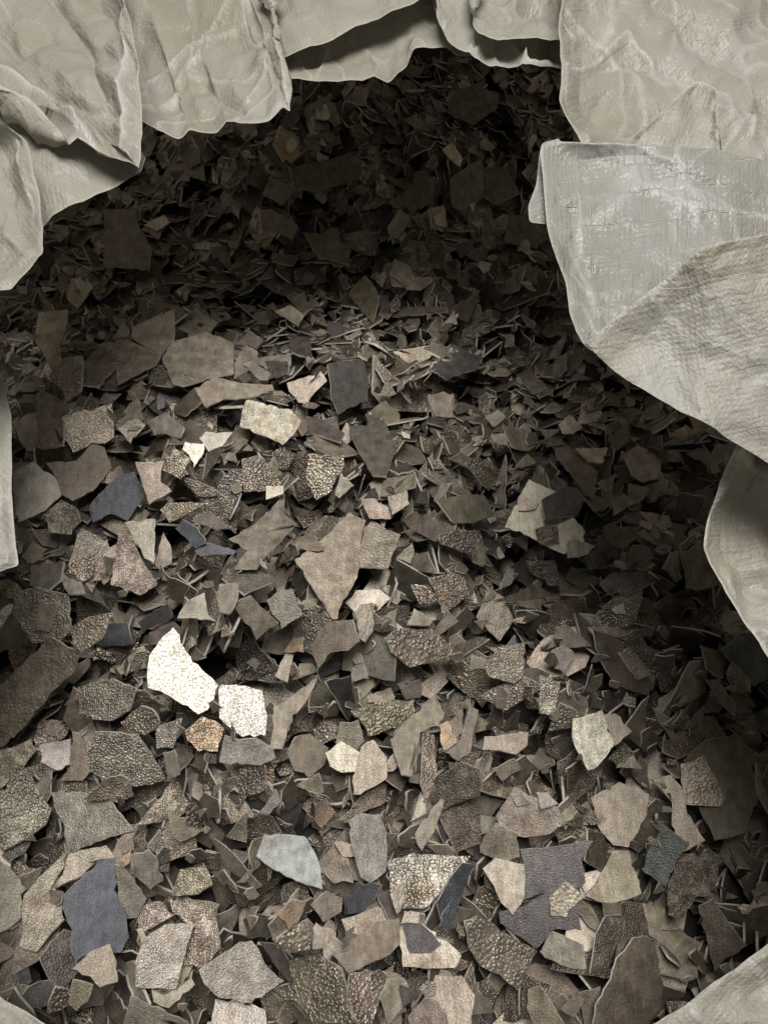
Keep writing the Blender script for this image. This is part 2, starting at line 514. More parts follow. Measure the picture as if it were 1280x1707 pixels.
# right collar
sheet('fold', D([(925, -330), (940, -120), (937, 8), (930, 50), (937, 110), (933, 165), (945, 190), (963, 234), (1000, 300), (1060, 340)], 0.160),
      D([(1150, -430), (2200, -430), (2400, 430)], 0.120), 31, crumple=0.80, jag=1.5,
      folds=[([(1100, -20), (1180, 60), (1280, 170)], 0.010, 22), ([(950, 75), (1070, 85), (1180, 130)], 0.006, 14),
             ([(1225, 110), (1250, 160), (1245, 230)], -0.008, 12), ([(1200, 250), (1250, 190)], 0.006, 12), ([(940, 25), (965, 40)], -0.004, 10)],
      label='big creased fold hanging at the upper right')
sheet('fold', D([(1030, 248), (1080, 205), (1130, 163), (1163, 131), (1193, 146), (1197, 200), (1204, 262)], 0.168), D([(1030, 330), (1130, 330), (1215, 330)], 0.162), 33, crumple=0.75, jag=1.0, tuck=0.012)
flap = sheet('flap', D([(2300, 480, .145), (1560, 330, .155), (1420, 296, .162), (1280, 268, .170), (1160, 248, .176), (1050, 238), (928, 234), (903, 240), (900, 262), (905, 310), (912, 375), (918, 400), (943, 470), (950, 520), (975, 575),
              (1030, 615), (1100, 660, .176), (1180, 705, .168), (1228, 735, .162), (1320, 790, .155), (1450, 850, .15), (2300, 1120, .14)], 0.180),
      D([(2480, 500), (2480, 640), (2480, 800), (2480, 960), (2480, 1130)], 0.145), 37, mat=MAT_FILM, crumple=0.42, jag=1.2, rim=1.3,
      folds=[([(1040, 285), (1090, 320), (1150, 350), (1165, 385)], -0.003, 20), ([(965, 265), (968, 330), (972, 420)], -0.003, 8), ([(1165, 350), (1290, 362)], -0.0025, 14), ([(1125, 265), (1150, 330)], -0.0025, 14)],
      label='shiny film flap with a visible weave folded over the right edge')
sheet('fold', D([(930, 232), (902, 239), (893, 310), (879, 345), (881, 372), (915, 376), (950, 380)], 0.175), D([(960, 260), (960, 350)], 0.175), 41, mat=MAT_FILM, crumple=0.27, parent=sack, jag=0.8, tuck=0.008)
sheet('fold', D([(2350, 560, .16), (1560, 400, .185), (1400, 382), (1280, 388), (1222, 398), (1172, 412), (1110, 462, .199), (1050, 510, .195), (1000, 548, .191), (976, 574, .189)], 0.208),
      D([(2350, 1130, .16), (1560, 905, .178), (1400, 838, .181), (1228, 738, .181), (1180, 708, .184), (1100, 663, .188), (1030, 618, .188), (978, 578, .188)], 0.172), 43, crumple=0.34, jag=1.0, tuck=0.012,
      label='smooth matt fold lying over the film flap')
sheet('fold', D([(1240, 690, .160), (1231, 737, .160), (1205, 800, .157), (1182, 870), (1173, 910), (1190, 945), (1210, 985), (1240, 1030), (1280, 1090), (1360, 1200), (1450, 1330), (1470, 1450), (1430, 1530)], 0.150),
      D([(2480, 640), (2480, 1100), (2480, 1900)], 0.130), 47, crumple=0.81, fine=1.8, jag=1.5, label='crinkled pale fold at the right edge')
# front collar, mostly below the picture
sheet('fold', D([(-160, 1560), (-60, 1625), (0, 1655), (40, 1684), (80, 1707), (250, 1790), (600, 1830), (900, 1800), (1090, 1707), (1150, 1665), (1220, 1620), (1280, 1575), (1400, 1480)], 0.110),
      D([(-1300, 1900), (-900, 2700), (600, 2900), (2100, 2700), (2500, 1800)], 0.090), 53, crumple=0.68, fine=1.4, jag=1.5, label='near rim of the sack showing in both lower corners')

# sack body: the wall that holds the flakes
nb = 96
ang = np.linspace(0, 2 * math.pi, nb, endpoint=False)
prof = [(-0.62, 0.96), (-0.60, 1.0), (-0.4, 1.06), (-0.2, 1.04), (-0.08, 1.0), (0.0, 1.0), (0.05, 1.0), (0.10, 1.0)]
vs = []
for z_, k_ in prof:
    for i, a_ in enumerate(ang):
        c_, s_ = math.cos(a_), math.sin(a_)
        rr = 1.0 / ((abs(c_) ** 4 + abs(s_) ** 4) ** 0.25)
        bul = 1 + 0.012 * math.sin(7 * a_ + 9 * z_) + 0.008 * math.sin(17 * a_ + 3)
        vs.append((0.41 * k_ * rr * c_ * bul, 0.27 + 0.47 * k_ * rr * s_ * bul, z_))
fs = [(j * nb + i, j * nb + (i + 1) % nb, (j + 1) * nb + (i + 1) % nb, (j + 1) * nb + i) for j in range(len(prof) - 1) for i in range(nb)]
fs.append(tuple(range(nb))[::-1])
me = bpy.data.meshes.new('wall')
me.from_pydata(vs, [], fs)
me.uv_layers.new(name='cloth')
me.polygons.foreach_set('use_smooth', np.ones(len(fs), bool))
me.materials.append(MAT_SACK)
o = bpy.data.objects.new('wall', me)
link(o, sack)
o.matrix_parent_inverse = SACK_INV

# ------------------------------------------------------------------ the flakes
TILE = dict(A=(0, 1400, 3.2), B=(400, 1400, 3.2), C=(800, 1400, 3.2), D=(0, 1150, 3.2), E=(400, 1150, 3.2), F=(800, 1150, 2.667),
            G=(0, 900, 3.2), H=(400, 900, 3.2), I=(800, 900, 2.667), J=(0, 650, 3.2), K=(350, 650, 3.2), L=(700, 650, 2.37),
            M=(0, 400, 2.844), Q=(380, 400, 2.844), U=(200, 150, 2.56), X=(600, 80, 3.2), Z=(0, 0, 1.0))
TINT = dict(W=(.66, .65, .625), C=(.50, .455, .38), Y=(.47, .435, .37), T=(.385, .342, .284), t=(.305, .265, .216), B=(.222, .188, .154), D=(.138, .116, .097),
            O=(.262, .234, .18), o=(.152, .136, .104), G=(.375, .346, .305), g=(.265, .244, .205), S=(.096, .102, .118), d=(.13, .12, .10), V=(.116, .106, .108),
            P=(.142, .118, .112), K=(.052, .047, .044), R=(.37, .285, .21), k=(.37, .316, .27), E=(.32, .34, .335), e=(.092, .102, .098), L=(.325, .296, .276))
WORD = dict(W='bright silver', C='cream', Y='pale cream', T='light tan', t='taupe', B='brown', D='dark brown', O='olive', o='dark olive', G='pale grey',
            g='green-grey', S='slate blue', d='dark green-grey', V='charcoal violet', P='plum', K='black', R='orange-tan', k='pinkish', E='teal shimmering', e='dark teal', L='lavender grey')
# one line each: tile, colour (lit or dim look painted in), surface (s smooth, m grained, n pebbly), outline | full label | short name when it serves as a landmark
HEROES = '''
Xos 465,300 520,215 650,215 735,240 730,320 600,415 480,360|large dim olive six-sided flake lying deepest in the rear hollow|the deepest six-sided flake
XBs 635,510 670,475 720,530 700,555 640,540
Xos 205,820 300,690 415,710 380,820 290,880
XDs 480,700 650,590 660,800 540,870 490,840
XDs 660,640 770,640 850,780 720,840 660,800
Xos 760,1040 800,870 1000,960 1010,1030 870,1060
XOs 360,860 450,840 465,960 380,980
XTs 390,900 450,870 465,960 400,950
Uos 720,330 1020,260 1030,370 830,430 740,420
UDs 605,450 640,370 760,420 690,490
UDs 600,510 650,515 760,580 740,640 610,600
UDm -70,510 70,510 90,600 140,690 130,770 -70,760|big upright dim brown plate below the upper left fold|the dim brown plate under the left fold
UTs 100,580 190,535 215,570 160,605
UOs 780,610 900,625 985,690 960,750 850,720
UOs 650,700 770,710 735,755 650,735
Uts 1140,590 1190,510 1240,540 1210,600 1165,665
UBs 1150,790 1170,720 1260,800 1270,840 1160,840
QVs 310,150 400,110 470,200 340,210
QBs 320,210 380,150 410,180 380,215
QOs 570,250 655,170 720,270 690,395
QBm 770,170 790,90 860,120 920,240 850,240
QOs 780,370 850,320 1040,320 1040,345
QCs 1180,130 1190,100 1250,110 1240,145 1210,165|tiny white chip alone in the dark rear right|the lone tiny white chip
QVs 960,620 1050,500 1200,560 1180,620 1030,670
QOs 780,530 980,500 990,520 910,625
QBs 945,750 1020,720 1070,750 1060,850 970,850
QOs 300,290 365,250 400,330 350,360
QCs 220,340 300,305 360,360 335,415 280,375|small pale cream four-sided flake amid dark ones, above the tan group|the pale cream chip
Qds 285,450 390,480 405,580 300,540
QKs 470,590 640,570 665,660 660,760 520,830 490,760|large near-black flat plate right of the tan group
MOs 175,490 190,350 330,340 320,430 290,500 300,590 250,620
MBn 235,650 310,560 400,550 390,720 330,770
MBn 170,820 210,720 290,760 345,810 300,853 180,853
Mts 530,490 590,400 625,440 600,480
Mtm 630,420 830,335 830,460 770,550 640,480
MBn 370,690 390,600 480,500 590,490 590,570 530,640 470,710
MBm 550,640 600,475 770,550 740,600 600,670 560,690
MTs 770,570 820,490 980,445 1110,500 1110,640 1000,660 870,700 820,690|broad tan flake with dark round spots at the upper left of the pile|the broad spotted tan flake
Mon 630,370 760,260 800,265 720,350 640,395
Mks 1110,590 1160,490 1230,540 1220,590 1110,660
MTs 1115,500 1180,430 1250,480 1220,520 1180,500
MDs 830,790 930,700 965,770 880,840 830,830
MTs 925,705 1020,650 1130,680 1290,690 1300,720 1150,760 1060,760 980,800
QTs 110,570 300,550 300,600 190,620
QPs 70,590 110,575 200,640 190,670 150,670
QDm 180,575 290,580 290,640 230,660
QTs 280,680 440,625 470,670 400,740 370,800 290,720|yellowish tan flake at the shadow edge above the pale trapezoid
LBs 30,20 130,15 130,110 60,110
Lgs 255,110 310,80 345,110 290,150
Lts 280,180 340,175 350,230 290,210
Los 740,200 825,125 828,210 770,245
LTs 545,140 590,100 645,150 610,180 560,175
LRs 985,180 1045,140 1070,160 1040,205|small orange-tan chip nearest the right fold|the orange chip by the right fold
LBs 820,370 910,390 870,450 820,460
Lks 800,270 860,220 955,280 945,350 880,370 830,340|rounded pinkish tan flake with parallel streaks, right of the pale triangle
Lgs 370,310 420,250 455,290 400,310
Lon 175,290 230,260 285,380 270,400
Los 60,440 250,420 290,500 200,530 130,530
Lts 690,370 765,335 755,420 740,430
LBm 550,280 610,240 700,330 690,430 650,420
LCs 610,235 740,233 720,295 660,290|pale cream triangular chip pointing down on the right of the pile|the pale cream triangle
Los 720,540 760,525 860,580 800,630 730,600
LOs 750,440 800,410 845,450 760,500
LCs 335,545 430,355 530,400 610,510 655,560 650,600 570,650 430,580|large tan flake lying under a dark violet one, right of centre|the tan flake under the violet hexagon
Lks 390,420 470,450 455,475 390,480
LVs 475,440 560,390 620,390 645,430 620,500 490,515|dark violet hexagonal flake lying on a large tan flake|the violet hexagon
LBn 450,550 540,530 545,580 465,600
LCs 575,590 620,590 690,615 660,650 580,665|small yellowish cream flake with a ring mark below the tan flake
LDn 665,650 700,630 725,680 690,700
KPs 510,150 600,160 720,240 700,290 540,240
Kds 740,200 850,200 930,160 990,300 940,470 870,465 790,330|large dark green-grey plate with a bright left edge near the centre|the dark green-grey plate
KDn 330,340 390,300 450,360 410,430 360,420
KBn 170,370 260,345 385,500 320,540 180,545
KYm 195,55 420,105 490,170 390,300 160,200|bright pale tan trapezoid flake at the upper left middle|the bright pale trapezoid
Ktn 530,340 715,345 720,400 650,540 570,590 510,480
Kgs 665,560 700,440 770,510 690,580
KTs 950,570 1050,535 1065,610 975,670
Kks 805,580 880,580 970,640 965,690 850,685|small rosy pink flake above the pale rounded square
KDn 460,680 580,640 600,670 500,740
Kts 100,800 240,720 400,560 400,670 470,720 350,840 250,960 130,960 200,860|long taupe flake narrowing to a point at upper right
KYs 300,515 395,515 395,560 300,590|tiny white rectangular chip left of centre|the tiny white rectangle
KDs 1065,745 1150,670 1280,720 1280,800 1200,810
LDn 70,580 150,550 230,560 210,655 80,610
Zts 537,900 581,856 609,869 602,900 600,947 581,990 562,1034 553,1034 522,984 491,934|large taupe triangular flake pointing down at the centre|the large taupe triangle
Kts 440,800 550,760 610,850 580,865 450,840
KTm 860,700 1015,780 950,955 800,950 790,900 820,740|light tan rounded square flake at the centre|the light tan rounded square
KTm 990,900 1080,810 1090,860 1070,930
Jgs 80,190 180,110 200,140 225,320 150,330 110,270
JBn 200,130 260,60 390,120 345,150 350,300 230,320
JBm 345,140 600,80 610,260 560,290 490,290 390,340 345,260|square brown grained plate at the left of the pile|the square brown plate
Jgm 620,190 690,80 745,50 770,160 640,220
JTm 630,210 730,150 780,190 700,290
Jgs 70,440 180,385 240,430 310,480 345,550 290,600 240,650 100,715|broad grey-green mottled flake beside the left edge
JDs 245,390 410,380 490,290 560,310 600,420 500,540 390,595 330,560 310,480|big dark brown smooth plate with a ragged bright edge at left|the big dark plate at left
Jgn 250,650 330,590 420,640 440,700 380,775 260,760
JSs 480,620 640,450 720,440 790,560 680,700 600,660 500,710|dull slate flake fanning out below the big dark plate at left
JGs 800,170 900,125 990,210 970,260 880,240 830,250
Jks 725,385 880,380 860,490 920,540 800,615
Jtn 875,430 930,310 1015,370 970,480
JYm 975,320 990,280 1090,290 1095,340 1035,420 1010,350|small bright cream tooth-shaped flake at the left middle|the bright cream tooth
JGs 1065,260 1100,225 1245,230 1150,360 1110,330
JPs 1030,680 1120,640 1240,740 1160,750 1040,710
Jtm 860,640 900,600 1125,600 910,715
JSs 1040,860 1110,815 1260,860 1250,880 1070,890
JSs 940,740 980,690 1060,740 1110,810 1050,850|small slate blue flake left of the long taupe one|the small slate flake
JOs 120,890 180,810 300,880 180,930
Zkn 203,878 222,893 239,935 264,973 235,993 185,975 190,940 196,905|tall coarse pebbly brown flake at the left|the tall pebbly flake
Jgs 665,710 830,690 830,800 820,930 770,900 700,770
Jgs 830,940 870,760 910,830 915,930 850,960
Ggs 175,145 350,120 335,220 250,290 170,250
Gtn 390,100 500,90 500,200 440,230 365,180
GLs 340,190 440,230 460,290 380,300 350,260
Ggn 100,270 210,250 370,290 385,480 330,540 180,550 70,380
Gos 0,500 70,400 185,370 165,550 60,580 0,600
Ggs 225,320 325,335 270,490 190,480|smooth green-grey strip lying on a pebbly flake at far left
GWs -20,390 100,325 60,400 -10,490|silvery sliver at the left edge of the picture
Gtn 390,460 480,410 610,395 560,520 440,600 385,550
Gts 640,380 715,405 690,490 560,545 600,440
GKs 740,440 900,340 930,410 770,490
GPs 800,500 930,440 975,480 900,560 810,560
Ggs 1000,330 1090,280 1110,400 1160,440 945,420
GTs 1175,240 1275,235 1270,320 1235,400 1175,395
Zts 455,1180 500,1150 530,1127 515,1160 490,1195 470,1250 450,1250
Ggm 1160,790 1230,700 1250,720 1240,790
Hgs 140,320 210,260 280,265 335,400 220,475 170,390|pale green-grey rounded flake left of the large taupe triangle|the pale green-grey flake
HTm 620,390 650,350 710,340 710,490 670,550 640,530
HBs 380,560 460,440 605,425 640,540 580,590 490,600 420,690
HBn 910,240 1050,240 1050,330 960,350
HBn 1000,200 1180,160 1225,300 1080,400 1040,280
HBn 770,520 860,470 1020,480 1140,560 1110,640 900,680 800,600|broad coarse dark brown pebbly flake right of the centre|the broad pebbly brown flake
HTs 890,460 930,370 1030,435 1010,460
HBs 1020,490 1110,375 1165,430 1060,510
HTs 185,730 240,610 285,610 250,765
Hts 280,750 320,665 390,665 415,705
HRs 235,600 285,520 345,520 345,600|small orange-tan chip right of the two silver flakes|the orange chip near the silver flakes
HLs 590,690 655,635 690,740 600,760
HPs 860,780 960,740 970,840 880,850
HTs 680,830 800,790 825,840 760,880 680,870
IBm 900,70 980,0 1010,60 1060,200 960,230 910,220
IDn 200,90 330,90 360,210 300,200 220,140
IDn 530,200 580,150 740,140 780,190 660,240 570,240|dark pebbly oval flake on the right|the dark pebbly oval
Iom 60,270 240,200 315,245 180,280
Its 95,285 265,265 265,315
Its 580,310 635,280 650,330 600,330
IDs 495,400 600,430 760,640 740,690 600,640 545,560 510,480|large dark brown plate with a long bright curved edge at right|the dark plate with the curved edge
IDn 600,430 700,400 780,530 740,600 650,480
Itn 610,500 660,480 760,600 690,630
ILs 315,490 370,470 420,500 370,590 330,570
Itn 20,560 80,480 200,460 190,600 150,640 40,610
Ies 1065,490 1150,410 1220,420 1280,520 1280,620 1210,650|dark teal plate under the right fold|the dark teal plate
Ios 975,470 1060,500 1100,560 1070,620 1000,580
IOn 1000,620 1060,620 1130,720 1130,790 1050,720
IOn 1090,590 1120,540 1200,620 1200,680 1110,670
ITn 265,600 355,630 320,780 260,770
ZBm 0,1150 20,1125 84,1060 134,1088 125,1120 75,1172 40,1215 5,1245 -20,1245|long broad brown plate slanting at the left edge|the slanting brown plate
Zgn 130,1147 187,1131 231,1147 219,1185 190,1202 135,1190
Dgn 650,170 760,80 840,110 860,180 780,240 680,210
DGn 835,200 975,150 930,310 840,310
DRn 980,220 1080,140 1200,200 1160,330 1060,330 1000,270
GWs 925,470 960,510 965,550 1075,690 1165,780 1110,910 1060,935 1000,890 900,830 790,790 800,620 870,520|larger of the two glittering white silver flakes, on the left|the larger silver flake
ZWs 365,1143 437,1152 445,1190 443,1228 405,1230 366,1198|smaller of the two glittering white silver flakes, on the right|the smaller silver flake
Dtn 0,340 170,260 200,320 130,410 60,480 0,550
Dts 390,220 430,230 490,430 450,480 330,480 380,400
DLs 210,300 380,265 390,400 310,440 220,390|small lavender grey squarish flake at lower left|the lavender square
Dgn 515,220 740,235 790,310 890,470 840,500 720,510 640,450 550,490 490,430 465,340|large grey pebbly flake at lower left, its pebbles even|the large grey pebbly flake
Dgn 120,400 190,500 280,640 250,720 30,860 0,850 0,540 40,540 80,420|large pebbly flake with a pointed top at the left edge|the pointed pebbly flake
DGm 275,545 450,545 600,590 725,750 370,875 340,700|pale grey-tan four-sided plate at lower left|the pale plate at lower left
DBn 450,580 560,470 650,450 710,480 720,560 640,595
DGs 1200,240 1280,265 1370,255 1450,300 1470,360 1390,400 1170,385
Dgs 875,330 935,320 965,450 900,490
Dtn 720,730 940,460 1020,630 960,680 880,700
DOs 900,655 1000,680 1100,745 960,810 920,780
EDn 0,420 140,400 150,520 60,575 0,570
EBs 290,250 370,235 470,310 450,400 360,470 290,430 250,330
Ets 300,510 420,440 450,540 420,560
Ets 535,170 630,160 660,270 620,320 510,285
EYm 455,340 540,275 655,350 620,440 540,445 480,410|pale six-sided flake with fine wrinkles left of the tall tan point|the pale wrinkled hexagon
Ets 640,300 710,265 780,360 790,470 640,560 600,560 600,460
EOn 590,110 740,60 920,50 930,110 830,200 680,255 650,180
EDs 1110,170 1200,70 1270,110 1230,330 1170,390 1080,330 1160,290
Ets 1040,25 1090,130 1060,200 960,230 920,470 860,460 800,270 900,160|tall pointed tan flake standing up in the lower middle|the tall pointed tan flake
ERs 1060,190 1110,170 1165,280 1090,335
Etn 970,235 1030,240 1050,440 990,610 960,480
EDn 1060,460 1180,380 1280,420 1280,560 1070,650 1020,580
EDn 1060,680 1200,590 1280,640 1280,820 1150,870 1110,780
ETs 930,770 1070,580 1085,590 1040,740 965,860
ELs 95,660 190,525 220,590 160,660
EBm 525,690 640,570 780,495 770,600 660,650 560,710
ERs 400,620 460,575 510,650 440,740 405,700
FBs 20,210 215,190 210,250 160,290 10,270
FBs 50,350 150,305 185,350 95,405
FDn 800,230 1000,200 960,280 880,310 810,280
Fon 565,310 640,235 690,290 610,345
FTs 600,345 680,290 720,350
Fts 545,110 600,100 675,185 600,250
FYm 410,130 540,90 595,250 510,360 475,360 410,230|bright cream plate at the right, tapering downwards|the bright cream plate
Fks 70,560 150,430 250,480 340,510 370,600 310,640 200,655 100,620|pinkish tan rounded flake carrying two small grey chips|the pinkish tan flake
FLs 145,480 180,450 230,500 165,515
FLs 240,460 300,460 345,510 270,535
Fts 0,690 70,590 170,640 180,740 100,770 0,720
Fos 900,320 1000,220 1130,190 1200,260 1230,500 1180,630 1040,670 960,510 1080,500 1000,300|very large dark olive plate at the lower right edge|the very large olive plate
Ftm 890,330 990,290 1085,480 1070,520 910,510
FTs 755,395 850,375 895,430 915,520 1000,670 905,720 850,600 850,480 820,410|long cream-tan strip behind the green-teal flake
CDs 1160,350 1240,310 1420,560 1250,700 1210,560
CDn 1050,90 1180,60 1280,100 1260,250 1150,320 1080,430 1000,410 1000,260
CVs 215,50 600,0 540,100 560,230 500,260 520,400 540,480 380,480 300,580 105,440 110,380 200,350 230,200|very large charcoal violet plate at lower right, partly covered|the charcoal violet plate
COs 700,60 790,50 860,290 700,350 560,300 620,230
Fts 490,480 620,410 750,465 740,560 660,700 590,690 520,600|tan flake like a broad arrowhead pointing down at lower right|the tan arrowhead
Zes 1104,1373 1149,1405 1130,1430 1109,1478 1068,1450 1075,1430|dull green-teal four-sided flake at the lower right|the green-teal flake
CCs 15,150 80,95 235,130 235,310 175,400 100,310|cream five-sided flake pointing down onto the charcoal plate|the cream pentagon
CTm 365,310 455,220 560,300 470,370 460,410 375,405
CCs 530,230 590,180 610,230 560,285
BGn 800,110 920,75 1230,90 1150,180 1040,330 980,370 870,370 800,300|broad grey-brown pebbly flake at the lower middle
BSs 1180,120 1240,130 1200,230 1150,380 1110,495 1040,480 1070,440 1040,330 1100,220|slate grey strip between two pebbly flakes at lower middle
BTs 805,290 870,230 885,310 840,400 820,350
BSs 560,300 640,220 760,240 720,320 640,390 560,400
ZEs 441,1392 508,1395 530,1431 535,1450 538,1484 494,1470 459,1452 427,1429|teal blue shimmering flake at the lower middle|the teal shimmering flake
ZLs 580,1369 600,1355 631,1358 644,1388 645,1420 642,1453 616,1472 600,1462 588,1419|tall grey-blue flake right of the teal shimmering one|the tall grey-blue flake
BRs 185,380 280,310 350,330 310,430 255,475|small rusty orange flake at the bottom, below the teal flake|the rusty orange flake
Bts 375,345 460,270 545,310 540,380 440,440
Btn 170,530 360,415 410,470 370,580 260,600
BCs 395,440 500,480 500,520 430,590 385,580
BPs 110,540 220,560 290,660 270,760 180,650
BOn 260,640 420,610 545,680 580,830 630,982 400,982 280,850 200,860 290,760
BBn 580,720 740,690 770,780 700,982 630,982 570,830
Bts 490,600 730,430 850,415 860,550 800,610 580,720|smooth taupe slab slanting at the bottom middle|the taupe slab
BCs 860,450 960,440 1100,520 1180,620 1150,685 870,675 850,560
BVs 860,450 960,440 1030,500 1075,560 1020,600 910,610 880,540|violet flake lying on a cream one at the bottom|the violet flake on cream
Bks 880,385 960,390 960,450 860,450
Bts 780,740 845,720 860,890 780,982 740,830
BTs 1040,725 1180,725 1250,830 1230,1000 1110,1000 1080,900 995,830
Bks 900,940 990,835 1060,860 1110,1000 910,1000|pale pink flake cut by the bottom of the picture
CDn 650,420 760,330 860,340 900,500 740,600 680,740 580,720 610,500
COs 860,340 980,370 960,560 900,510
Ztn 772,1534 794,1525 830,1548 893,1584 875,1615 860,1650 831,1625 800,1610 780,1580|speckled tan-brown slab at the bottom right of centre|the speckled slab
Cgs 315,610 385,485 550,560 570,690 500,690|small green-grey flake with dark spots beside the charcoal plate
CBs 810,520 890,515 930,560 970,800 950,900 870,1010 590,1010 610,880 690,740 720,630|large smooth grey-brown plate standing at the bottom right|the large plate at bottom right
COs 260,790 320,775 460,1000 290,1000 250,900
Ags 0,110 60,150 150,265 125,300 120,420 50,480 -30,510 -30,110|smooth green-grey plate cut by the left edge near the bottom
ATm 350,80 350,150 300,260 330,330 345,430 200,600 105,570 130,470 120,380 130,300 240,180
ATm 305,260 350,160 370,80 570,35 620,100 530,110 440,200
AGs 620,100 700,180 785,310 735,410 680,415 630,300
ASs 530,105 620,100 625,290 670,390 690,520 650,600 605,605 590,580 480,610 410,650 380,600 385,480 330,350 330,300 430,210|large deep slate blue plate at the bottom left|the large slate blue plate
ALs 690,80 790,40 840,100 875,215 805,260 700,175
AOn 960,160 1080,100 1140,240 1060,290 920,305
AOs 390,740 500,770 470,860 410,910 365,870
Ats 390,690 480,600 590,555 625,650 630,760 540,790 480,740
AkN 900,320 1150,375 1180,580 1090,680 960,690 1010,560 1040,440 930,400
Akn 745,500 740,420 770,350 860,330 930,405 850,450 770,500
ATs 810,800 940,795 1030,690 1040,770 960,850 900,895 820,860
AGm 880,450 1035,450 1000,560 940,795 720,785 725,640 770,530|pale grey four-sided plate right of the large slate blue one|the pale grey plate
Ags 700,830 1010,970 1000,1000 650,1000
ZLs 359,1666 400,1668 441,1683 446,1720 350,1720
ZGm 331,1616 345,1605 400,1570 420,1567 447,1612 473,1634 419,1672 395,1668 365,1663 340,1640|bright pale grey polygon with a dent at the bottom left|the dented pale flake
'''

CELL = 0.0012
X0, X1, Y0, Y1 = -0.40, 0.40, -0.18, 0.72
NX, NY = int((X1 - X0) / CELL), int((Y1 - Y0) / CELL)


def sstep(a, b, x):
    t = np.clip((x - a) / (b - a), 0, 1)
    return t * t * (3 - 2 * t)


def heap(x, y):
    z = 0.004 * np.sin(9 * x + 1) * np.cos(8 * y)
    z = z - 0.085 * sstep(0.20, 0.46, y - 0.10 * (x + 0.1))                       # hollow towards the rear
    z = z + 0.028 * np.exp(-((x + 0.13) / 0.10) ** 2 - ((y - 0.23) / 0.09) ** 2)     # mound at the left
    z = z - 0.045 * np.exp(-((x - 0.09) / 0.12) ** 2 - ((y - 0.30) / 0.11) ** 2)
    z = z - 0.02 * sstep(0.14, 0.26, x) - 0.015 * sstep(-0.17, -0.27, x)
    return z


gx = X0 + (np.arange(NX) + 0.5) * CELL
gy = Y0 + (np.arange(NY) + 0.5) * CELL
HM = heap(gx[None, :], gy[:, None]) - 0.018


def inside(poly, X, Y):
    r = np.zeros(X.shape, bool)
    x0, y0 = poly[-1]
    for x1, y1 in poly:
        if y0 != y1:
            r ^= ((y1 > Y) != (y0 > Y)) & (X < (x0 - x1) * (Y - y1) / (y0 - y1) + x1)
        x0, y0 = x1, y1
    return r


def cells(poly):
    lo, hi = poly.min(0), poly.max(0)
    i0, i1 = max(0, int((lo[0] - X0) / CELL)), min(NX, int((hi[0] - X0) / CELL) + 1)
    j0, j1 = max(0, int((lo[1] - Y0) / CELL)), min(NY, int((hi[1] - Y0) / CELL) + 1)
    if i1 <= i0 or j1 <= j0:
        return None
    X, Y = np.meshgrid(gx[i0:i1], gy[j0:j1])
    m = inside(poly, X, Y)
    if m.sum() < 3:
        return None
    return (slice(j0, j1), slice(i0, i1)), m, X[m], Y[m]


def rest(x, y, h, lim):
    """plane z = c + a x + b y that touches the pile from above and lies as low as it can at the centre"""
    A = np.stack([np.ones_like(x), x, y], 1)
    sol = np.linalg.lstsq(A.T @ A + np.eye(3) * 1e-9, A.T @ h, rcond=None)[0]
    a, b = sol[1], sol[2]
    q = math.hypot(a, b)
    if q > lim:
        a, b = a * lim / q, b * lim / q
    best = None
    st = 0.10
    for _ in range(26):
        e = h - a * x - b * y
        i = int(np.argmax(e))
        if best is None or e[i] < best[2]:
            best = (a, b, e[i])
        r = math.hypot(x[i], y[i]) + 1e-6
        a, b = a + st * x[i] / r, b + st * y[i] / r
        q = math.hypot(a, b)
        if q > lim:
            a, b = a * lim / q, b * lim / q
        st *= 0.87
    return best


class Flake:
    __slots__ = ('c', 'ex', 'ey', 'n', 'out', 'th', 'col', 'code', 'surf', 'bend', 'hero', 'label', 'short', 'plane', 'vis', 'pos', 'seed')


FL = []


def settle(c, n, out, th):
    """frame + heights written into the pile"""
    pass


def frame(n, yaw=0.0):
    n = n / np.linalg.norm(n)
    ex = np.array([1.0, 0, 0]) - n * n[0]
    ex /= np.linalg.norm(ex)
    ey = np.cross(n, ex)
    return ex * math.cos(yaw) + ey * math.sin(yaw), -ex * math.sin(yaw) + ey * math.cos(yaw), n


def stamp(poly, a, b, c0, cx, cy, th):
    k = cells(poly)
    if k is None:
        return
    sl, m, x, y = k
    z = c0 + a * (x - cx) + b * (y - cy) + th
    sub = HM[sl]
    sub[m] = np.maximum(sub[m], z)


def jagged(poly, step, amp):
    """broken edge: straight runs chopped into short uneven ones"""
    out = []
    n = len(poly)
    for i in range(n):
        p, q = poly[i], poly[(i + 1) % n]
        L_ = np.linalg.norm(q - p)
        k = max(1, int(L_ / step))
        nr = np.array([q[1] - p[1], p[0] - q[0]]) / (L_ + 1e-9)
        bow = rng.normal(0, 0.02) * L_
        for j in range(k):
            t = (j + (rng.uniform(-.25, .25) if j else 0)) / k
            w = (rng.normal(0, amp) if j else rng.normal(0, amp * .4)) + bow * 4 * t * (1 - t) - (rng.uniform(2, 5) * amp if rng.random() < 0.07 else 0)
            out.append(p + (q - p) * t + nr * w)
    return np.array(out)


def random_outline(r):
    n = int(rng.choice([3, 4, 4, 4, 5, 5, 6]))
    a = (np.arange(n) + rng.uniform(-0.33, 0.33, n)) * 2 * math.pi / n
    rad = r * rng.uniform(0.65, 1.3, n)
    asp = rng.uniform(0.3, 1.0)
    p = np.stack([np.cos(a) * rad, np.sin(a) * rad * asp], 1)
    return p - p.mean(0)


